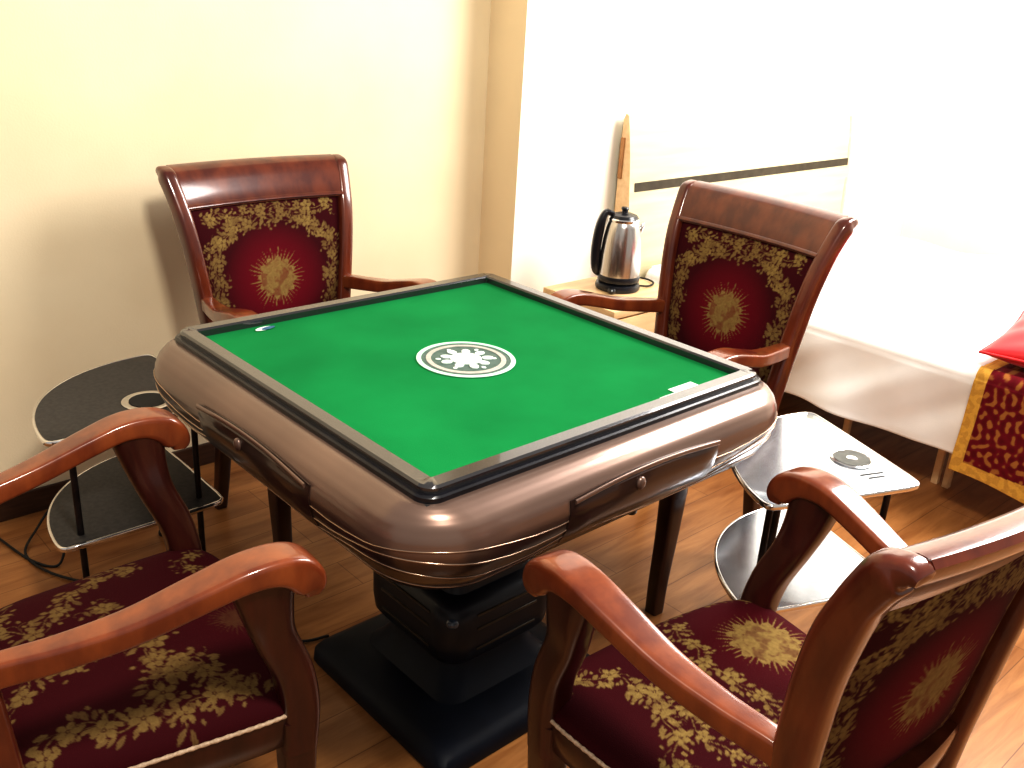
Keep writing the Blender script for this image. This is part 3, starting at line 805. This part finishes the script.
# left: axis a = +Y, axis b = -X
rack('quarter_round_side_table', 'dark smoked side table with chrome rim, in the corner by the beige wall', (-.28, .605), PI / 2, M['rack_dark'], None, M['chrome'], M['dark_tube'], (.10, .14, .062), .41, True, .52, .245)
rack('quarter_round_side_table', 'bright silver side table with round cup well, between the near right chair and the bed', (.795, -.70), PI / 2 - .385, M['rack_light'], None, M['chrome'], M['dark_tube'], (.150, .085, .050), .42, False, .52, .245)

# ------------------------------------------------------------------ nightstand and kettle
N = thing('nightstand', 'pale pine nightstand holding the kettle, left of the bed', 'nightstand', (1.165, .59, 0))
box('top_panel', 0, .42, 0, .355, .492, .52, M['pine'], N, bev=.003)
for (x0, x1) in ((.008, .028), (.392, .412)): box('side_panel', x0, x1, .012, .35, .04, .492, M['pine_edge'], N, bev=.002)
box('back_panel', .028, .392, .33, .348, .04, .492, M['pine'], N)
box('bottom_panel', .028, .392, .015, .33, .06, .08, M['pine'], N)
for z0, z1 in ((.30, .485), (.09, .29)):
    d = box('drawer', .030, .390, .002, .022, z0, z1, M['pine'], N, bev=.002)
    bm = bmesh.new(); bmesh.ops.create_uvsphere(bm, u_segments=16, v_segments=10, radius=.013)
    bmesh.ops.translate(bm, vec=(.21, -.008, (z0 + z1) / 2), verts=bm.verts); from_bm('drawer_knob', bm, M['steel'], d)

KX, KY, KZ = 1.40, .79, .5205
K = thing('electric_kettle', 'stainless steel electric kettle with black handle standing on the nightstand', 'kettle', (KX, KY, KZ), 0)
K.rotation_euler = (0, 0, math.radians(-43))   # local -x = towards image left
lathe('power_base', [(.070, 0), (.082, .003), (.084, .012), (.080, .024), (.070, .030)], M['black'], K)
lathe('collar', [(.070, .030), (.078, .034), (.080, .050), (.078, .056)], M['black'], K)
lathe('body', [(.077, .056), (.0775, .075), (.076, .13), (.070, .19), (.062, .235), (.056, .255), (.050, .262)], M['steel'], K)
ld = lathe('lid', [(.052, .258), (.053, .266), (.046, .276), (.025, .283), (.004, .285)], M['black'], K)
lathe('lid_knob', [(.012, .282), (.011, .292), (.015, .299), (.012, .304), (.003, .305)], M['black'], ld, 20)
lathe('lid_ring', [(.0555, .252), (.0575, .256), (.0575, .262), (.0535, .266)], M['chrome'], ld)
sweep('handle', [(-.040, 0, .276, .026, .020), (-.066, 0, .282, .028, .022), (-.080, 0, .255, .040, .030), (-.088, 0, .21, .044, .036), (-.093, 0, .15, .044, .036), (-.092, 0, .10, .044, .034), (-.086, 0, .066, .040, .030), (-.070, 0, .052, .028, .022)], (0, 1, 0), M['black'], K, sec=18, e=3)
V, F = sweep_data([(.050, 0, .205, .030, .026), (.060, 0, .222, .034, .024), (.068, 0, .240, .028, .018), (.073, 0, .252, .018, .010)], (0, 1, 0), sec=16, e=2)
from_pydata('spout', V, F, M['steel'], K)
lathe('level_window', [(.004, .004), (.014, .006), (.016, .014), (.012, .022), (.004, .025)], M['black'], K, 18, (-.028, -.088))
tube('kettle_cord', [(.078, .02, .008), (.12, .03, .006), (.145, .075, .006), (.13, .12, .006), (.10, .14, .006)], .0035, M['black_matt'], K)

# ------------------------------------------------------------------ bed
BX0, BX1, BY0, BY1 = 1.78, 3.46, -1.05, .985
Bd = thing('bed', 'double bed with a pale wooden headboard crossed by a dark stripe', 'bed', (0, 0, 0))
# headboard: profile tapering up, slightly leaning
hbp = [(1.072, .04), (1.072, .6), (1.072, 1.0), (1.070, 1.09), (1.060, 1.112), (1.046, 1.105), (1.036, 1.06), (1.018, .95), (1.000, .78), (.990, .55), (.990, .04)]
HX0, HX1 = 1.665, 3.36
rings = [[(x, y, z) for (y, z) in hbp] for x in (HX0, HX0 + .004, HX1 - .004, HX1)]
V = [v for r_ in rings for v in r_]
hb = loft('headboard', rings, M['pine_front'], Bd, sharp=math.radians(25))
hb.data.materials.append(M['pine'])
for p in hb.data.polygons:
    if abs(p.normal.x) > .8: p.material_index = 1
def hb_y(z): 
    zz = [q[1] for q in hbp[4:]][::-1]; yy = [q[0] for q in hbp[4:]][::-1]
    return float(np.interp(z, zz, yy))
rg = []
for z in (.818, .848):
    rg.append(z)
bm = bmesh.new()
vs = [bm.verts.new((x, hb_y(z) + o, z)) for o in (-.003, .006) for (x, z) in ((HX0 + .03, .815), (HX1 - .03, .815), (HX1 - .03, .849), (HX0 + .03, .849))]
for f in ((0, 1, 2, 3), (7, 6, 5, 4), (0, 4, 5, 1), (1, 5, 6, 2), (2, 6, 7, 3), (3, 7, 4, 0)): bm.faces.new([vs[i] for i in f])
from_bm('stripe_inlay', bm, M['stripe'], hb, smooth=False)
for (x0, x1) in ((HX1 - .032, HX1 - .018),):
    rr = [[(x, hb_y(z) + o, z) for (o, z) in [(-.002, .5), (-.002, .7), (-.002, .9), (-.002, 1.05), (.004, 1.05), (.004, .9), (.004, .7), (.004, .5)]] for x in (x0, x1)]
    loft('edge_inlay', rr, M['pine'], hb)
# strip added where the headboard side has a dark notch
box('headboard_notch_strip', HX0 - .006, HX0 + .002, 1.052, 1.071, .86, 1.02, M['pine_edge'], hb, bev=.002)
box('bed_frame', BX0 + .04, BX1 - .03, BY0 + .03, BY1 + .003, .22, .30, M['pine'], Bd, bev=.006)
box('mattress', BX0 + .02, BX1 - .02, BY0 + .02, BY1, .30, .49, M['sheet'], Bd, bev=.035, seg=4)
for (x, y) in ((BX0 + .17, .06), (BX0 + .17, -.30), (BX0 + .17, -.34), (BX0 + .17, -.95), (BX1 - .2, -.95), (BX1 - .2, .85), (BX0 + .17, .85)):
    box('leg', x - .012, x + .012, y - .012, y + .012, 0, .23, M['pine'], Bd, bev=.003)

# cloth that lies over the top and hangs down the near (-X) side
def drape(name, y0, y1, zt_, x_in, hem, off, amp, mat, seed, nY=160, side=0.0, nD=34):
    R = random.Random(seed)
    ph = [R.uniform(0, 6.28) for _ in range(8)]
    fr = [R.uniform(5, 9), R.uniform(10, 16), R.uniform(18, 26), R.uniform(3, 5)]
    V = []; nT, nR = 40, 8
    P2 = []
    for j in range(nY):
        y = y0 + (y1 - y0) * j / (nY - 1)
        hz = hem + .018 * math.sin(fr[3] * y + ph[0]) + .006 * math.sin(fr[1] * y + ph[1])
        row = []; s_ = 0
        xs = BX0 - off - side
        for i in range(nT):                               # top, from inside to the edge
            t = i / (nT - 1); x = x_in + (xs + .035 - x_in) * t
            z = zt_ + off + .007 * amp * (math.sin(7 * x + 5 * y + ph[2]) + math.sin(13 * y - 4 * x + ph[3]))
            row.append((x, y, z))
        for i in range(1, nR + 1):
            a = PI / 2 * i / nR; row.append((xs + .035 - .035 * math.sin(a), y, zt_ + off - .035 + .035 * math.cos(a)))
        z_top = zt_ + off - .035
        for i in range(1, nD + 1):
            t = i / nD; z = z_top + (hz - z_top) * t
            w = t ** 1.1
            fold = amp * w * (.016 * math.sin(fr[0] * y + ph[4] + .8 * t) + .010 * math.sin(fr[1] * y + ph[5] - t) + .006 * math.sin(fr[2] * y + ph[6] + 2 * t))
            diag = amp * (.009 * math.sin(16 * (y + .9 * z) + ph[7]) + .0015 * math.sin(37 * (y + 1.3 * z) + ph[3])) * math.sin(PI * min(t * 1.1, 1))
            row.append((xs - .004 - .030 * w - fold - diag, y, z))
        V += row
    n = nT + nR + nD; F = []
    for j in range(nY - 1):
        for i in range(n - 1):
            a = j * n + i; F.append((a, a + 1, a + n + 1, a + n))
    o = from_pydata(name, V, F, mat)
    sm = o.modifiers.new('thickness', 'SOLIDIFY'); sm.thickness = .004; sm.offset = 0
    return o, np.array(V), n
sh, _, _ = drape('bed_sheet', -1.0, .96, .49, BX1 - .02, .20, .008, 1.5, M['sheet'], 4, nY=220)
tag(sh, 'white cotton sheet spread over the bed and hanging in soft folds', 'bed sheet')
th, TV, n_ = drape('bed_throw', -1.02, -.425, .498, BX1 - .02, .168, .030, .35, M['throw'], 9, nY=260, side=.030, nD=120)
tag(th, 'maroon patterned throw with gold border hanging over the foot of the bed', 'throw')
# paint the throw
yy = TV[:, 1]; zz = TV[:, 2]; xx = TV[:, 0]
bord = (yy > -.462) | ((zz < .225) & (xx < BX0 + .05))
ss = np.where(xx > BX0 + .03, xx, zz)
nz = np.zeros_like(yy)
for k in range(9):
    a_ = rng.rand() * PI; fq = 110 + 130 * rng.rand(); nz += np.sin(fq * (yy * math.cos(a_) + ss * math.sin(a_)) + 6 * rng.rand() + 1.5 * np.sin(40 * ss + k)) / 3.2
set_attr(th.data, 'gold', np.where(bord, .9 + .1 * np.sign(nz), np.clip(nz * 1.6 - .5, 0, .38)))
set_attr(th.data, 'glow', np.clip(.5 + .5 * nz, 0, 1))

# red cushion
def cushion(name, label, loc, sx, sy, sz, rot, mat):
    bm = bmesh.new(); bmesh.ops.create_grid(bm, x_segments=40, y_segments=40, size=1)
    top = [v for v in bm.verts]
    V = []; F = []
    n = 41
    for s in (1, -1):
        for j in range(n):
            for i in range(n):
                u = -1 + 2 * i / (n - 1); v = -1 + 2 * j / (n - 1)
                h = ((1 - u * u) * (1 - v * v)) ** .42
                k = 1 - .07 * (1 - v * v) * abs(u) ** 3; k2 = 1 - .07 * (1 - u * u) * abs(v) ** 3
                wr = .004 * math.sin(9 * u + 7 * v) * h
                V.append((u * sx * k, v * sy * k2, s * (h * sz + wr)))
    for s in (0, 1):
        for j in range(n - 1):
            for i in range(n - 1):
                a = s * n * n + j * n + i; F.append((a, a + 1, a + n + 1, a + n))
    bm.free()
    me = bpy.data.meshes.new(name); me.from_pydata(V, [], F)
    bm = bmesh.new(); bm.from_mesh(me); bmesh.ops.remove_doubles(bm, verts=bm.verts, dist=.0004); bmesh.ops.recalc_face_normals(bm, faces=bm.faces)
    bm.to_mesh(me); bm.free()
    t = thing(name, label, 'cushion', loc); t.rotation_euler = rot
    link('cushion_cover', me, mat, t)
    edge = []
    for (a, b_) in [(-1 + 2 * k / 24, -1) for k in range(24)] + [(1, -1 + 2 * k / 24) for k in range(24)] + [(1 - 2 * k / 24, 1) for k in range(24)] + [(-1, 1 - 2 * k / 24) for k in range(24)]:
        k = 1 - .07 * (1 - b_ * b_) * abs(a) ** 3; k2 = 1 - .07 * (1 - a * a) * abs(b_) ** 3
        edge.append((a * sx * k, b_ * sy * k2, 0, .009, .009))
    V, F = sweep_data(edge, (0, 0, 1), sec=8, e=2, closed=True)
    from_pydata('cushion_piping', V, F, mat, t)
    return t
cushion('cushion', 'bright red cushion lying on the maroon throw at the foot of the bed', (1.985, -.605, .594), .22, .22, .055, (0, math.radians(-6), math.radians(6)), M['red_cloth'])

# ------------------------------------------------------------------ camera
cam = bpy.data.cameras.new('camera'); co = bpy.data.objects.new('camera', cam); C.objects.link(co)
yaw, pitch, roll, fpx = 0.811523702252286, -0.386373889478788, 0.06412799576130701, 956.4298947766865
f = Vector((math.cos(pitch) * math.cos(yaw), math.cos(pitch) * math.sin(yaw), math.sin(pitch)))
r0 = Vector((math.sin(yaw), -math.cos(yaw), 0)); u0 = r0.cross(f)
rr = r0 * math.cos(roll) + u0 * math.sin(roll); uu = -r0 * math.sin(roll) + u0 * math.cos(roll)
mt = Matrix((rr, uu, -f)).transposed().to_4x4(); mt.translation = Vector((-1.2499347, -1.4655144, 1.5131187))
co.matrix_world = mt
cam.sensor_fit = 'HORIZONTAL'; cam.sensor_width = 36; cam.lens = fpx / 1024 * 36; cam.clip_start = .02
bpy.context.scene.camera = co

# ------------------------------------------------------------------ light
def area(name, loc, target, size, power, col, sizey=None):
    l = bpy.data.lights.new(name, 'AREA'); l.energy = power; l.size = size; l.color = col
    if sizey: l.shape = 'RECTANGLE'; l.size_y = sizey
    o = bpy.data.objects.new(name, l); C.objects.link(o); o.location = loc
    d = Vector(target) - Vector(loc); o.rotation_euler = d.to_track_quat('-Z', 'Y').to_euler()
    return o
def lamp(name, loc, power, rad, col):
    l = bpy.data.lights.new(name, 'POINT'); l.energy = power; l.shadow_soft_size = rad; l.color = col
    o = bpy.data.objects.new(name, l); C.objects.link(o); o.location = loc
lamp('bed_lamp', (2.6, -.9, 2.6), 330, .75, (1.0, .98, .95))
lamp('ceiling_lamp', (-.65, -1.35, 2.72), 160, .20, (1.0, .95, .86))
w = bpy.data.worlds.new('world'); bpy.context.scene.world = w; w.use_nodes = True
bg = w.node_tree.nodes['Background']; bg.inputs['Color'].default_value = (1.0, .92, .84, 1); bg.inputs['Strength'].default_value = .38
vs = bpy.context.scene.view_settings
vs.view_transform = 'Standard'; vs.look = 'None'; vs.exposure = 0.60; vs.gamma = .78
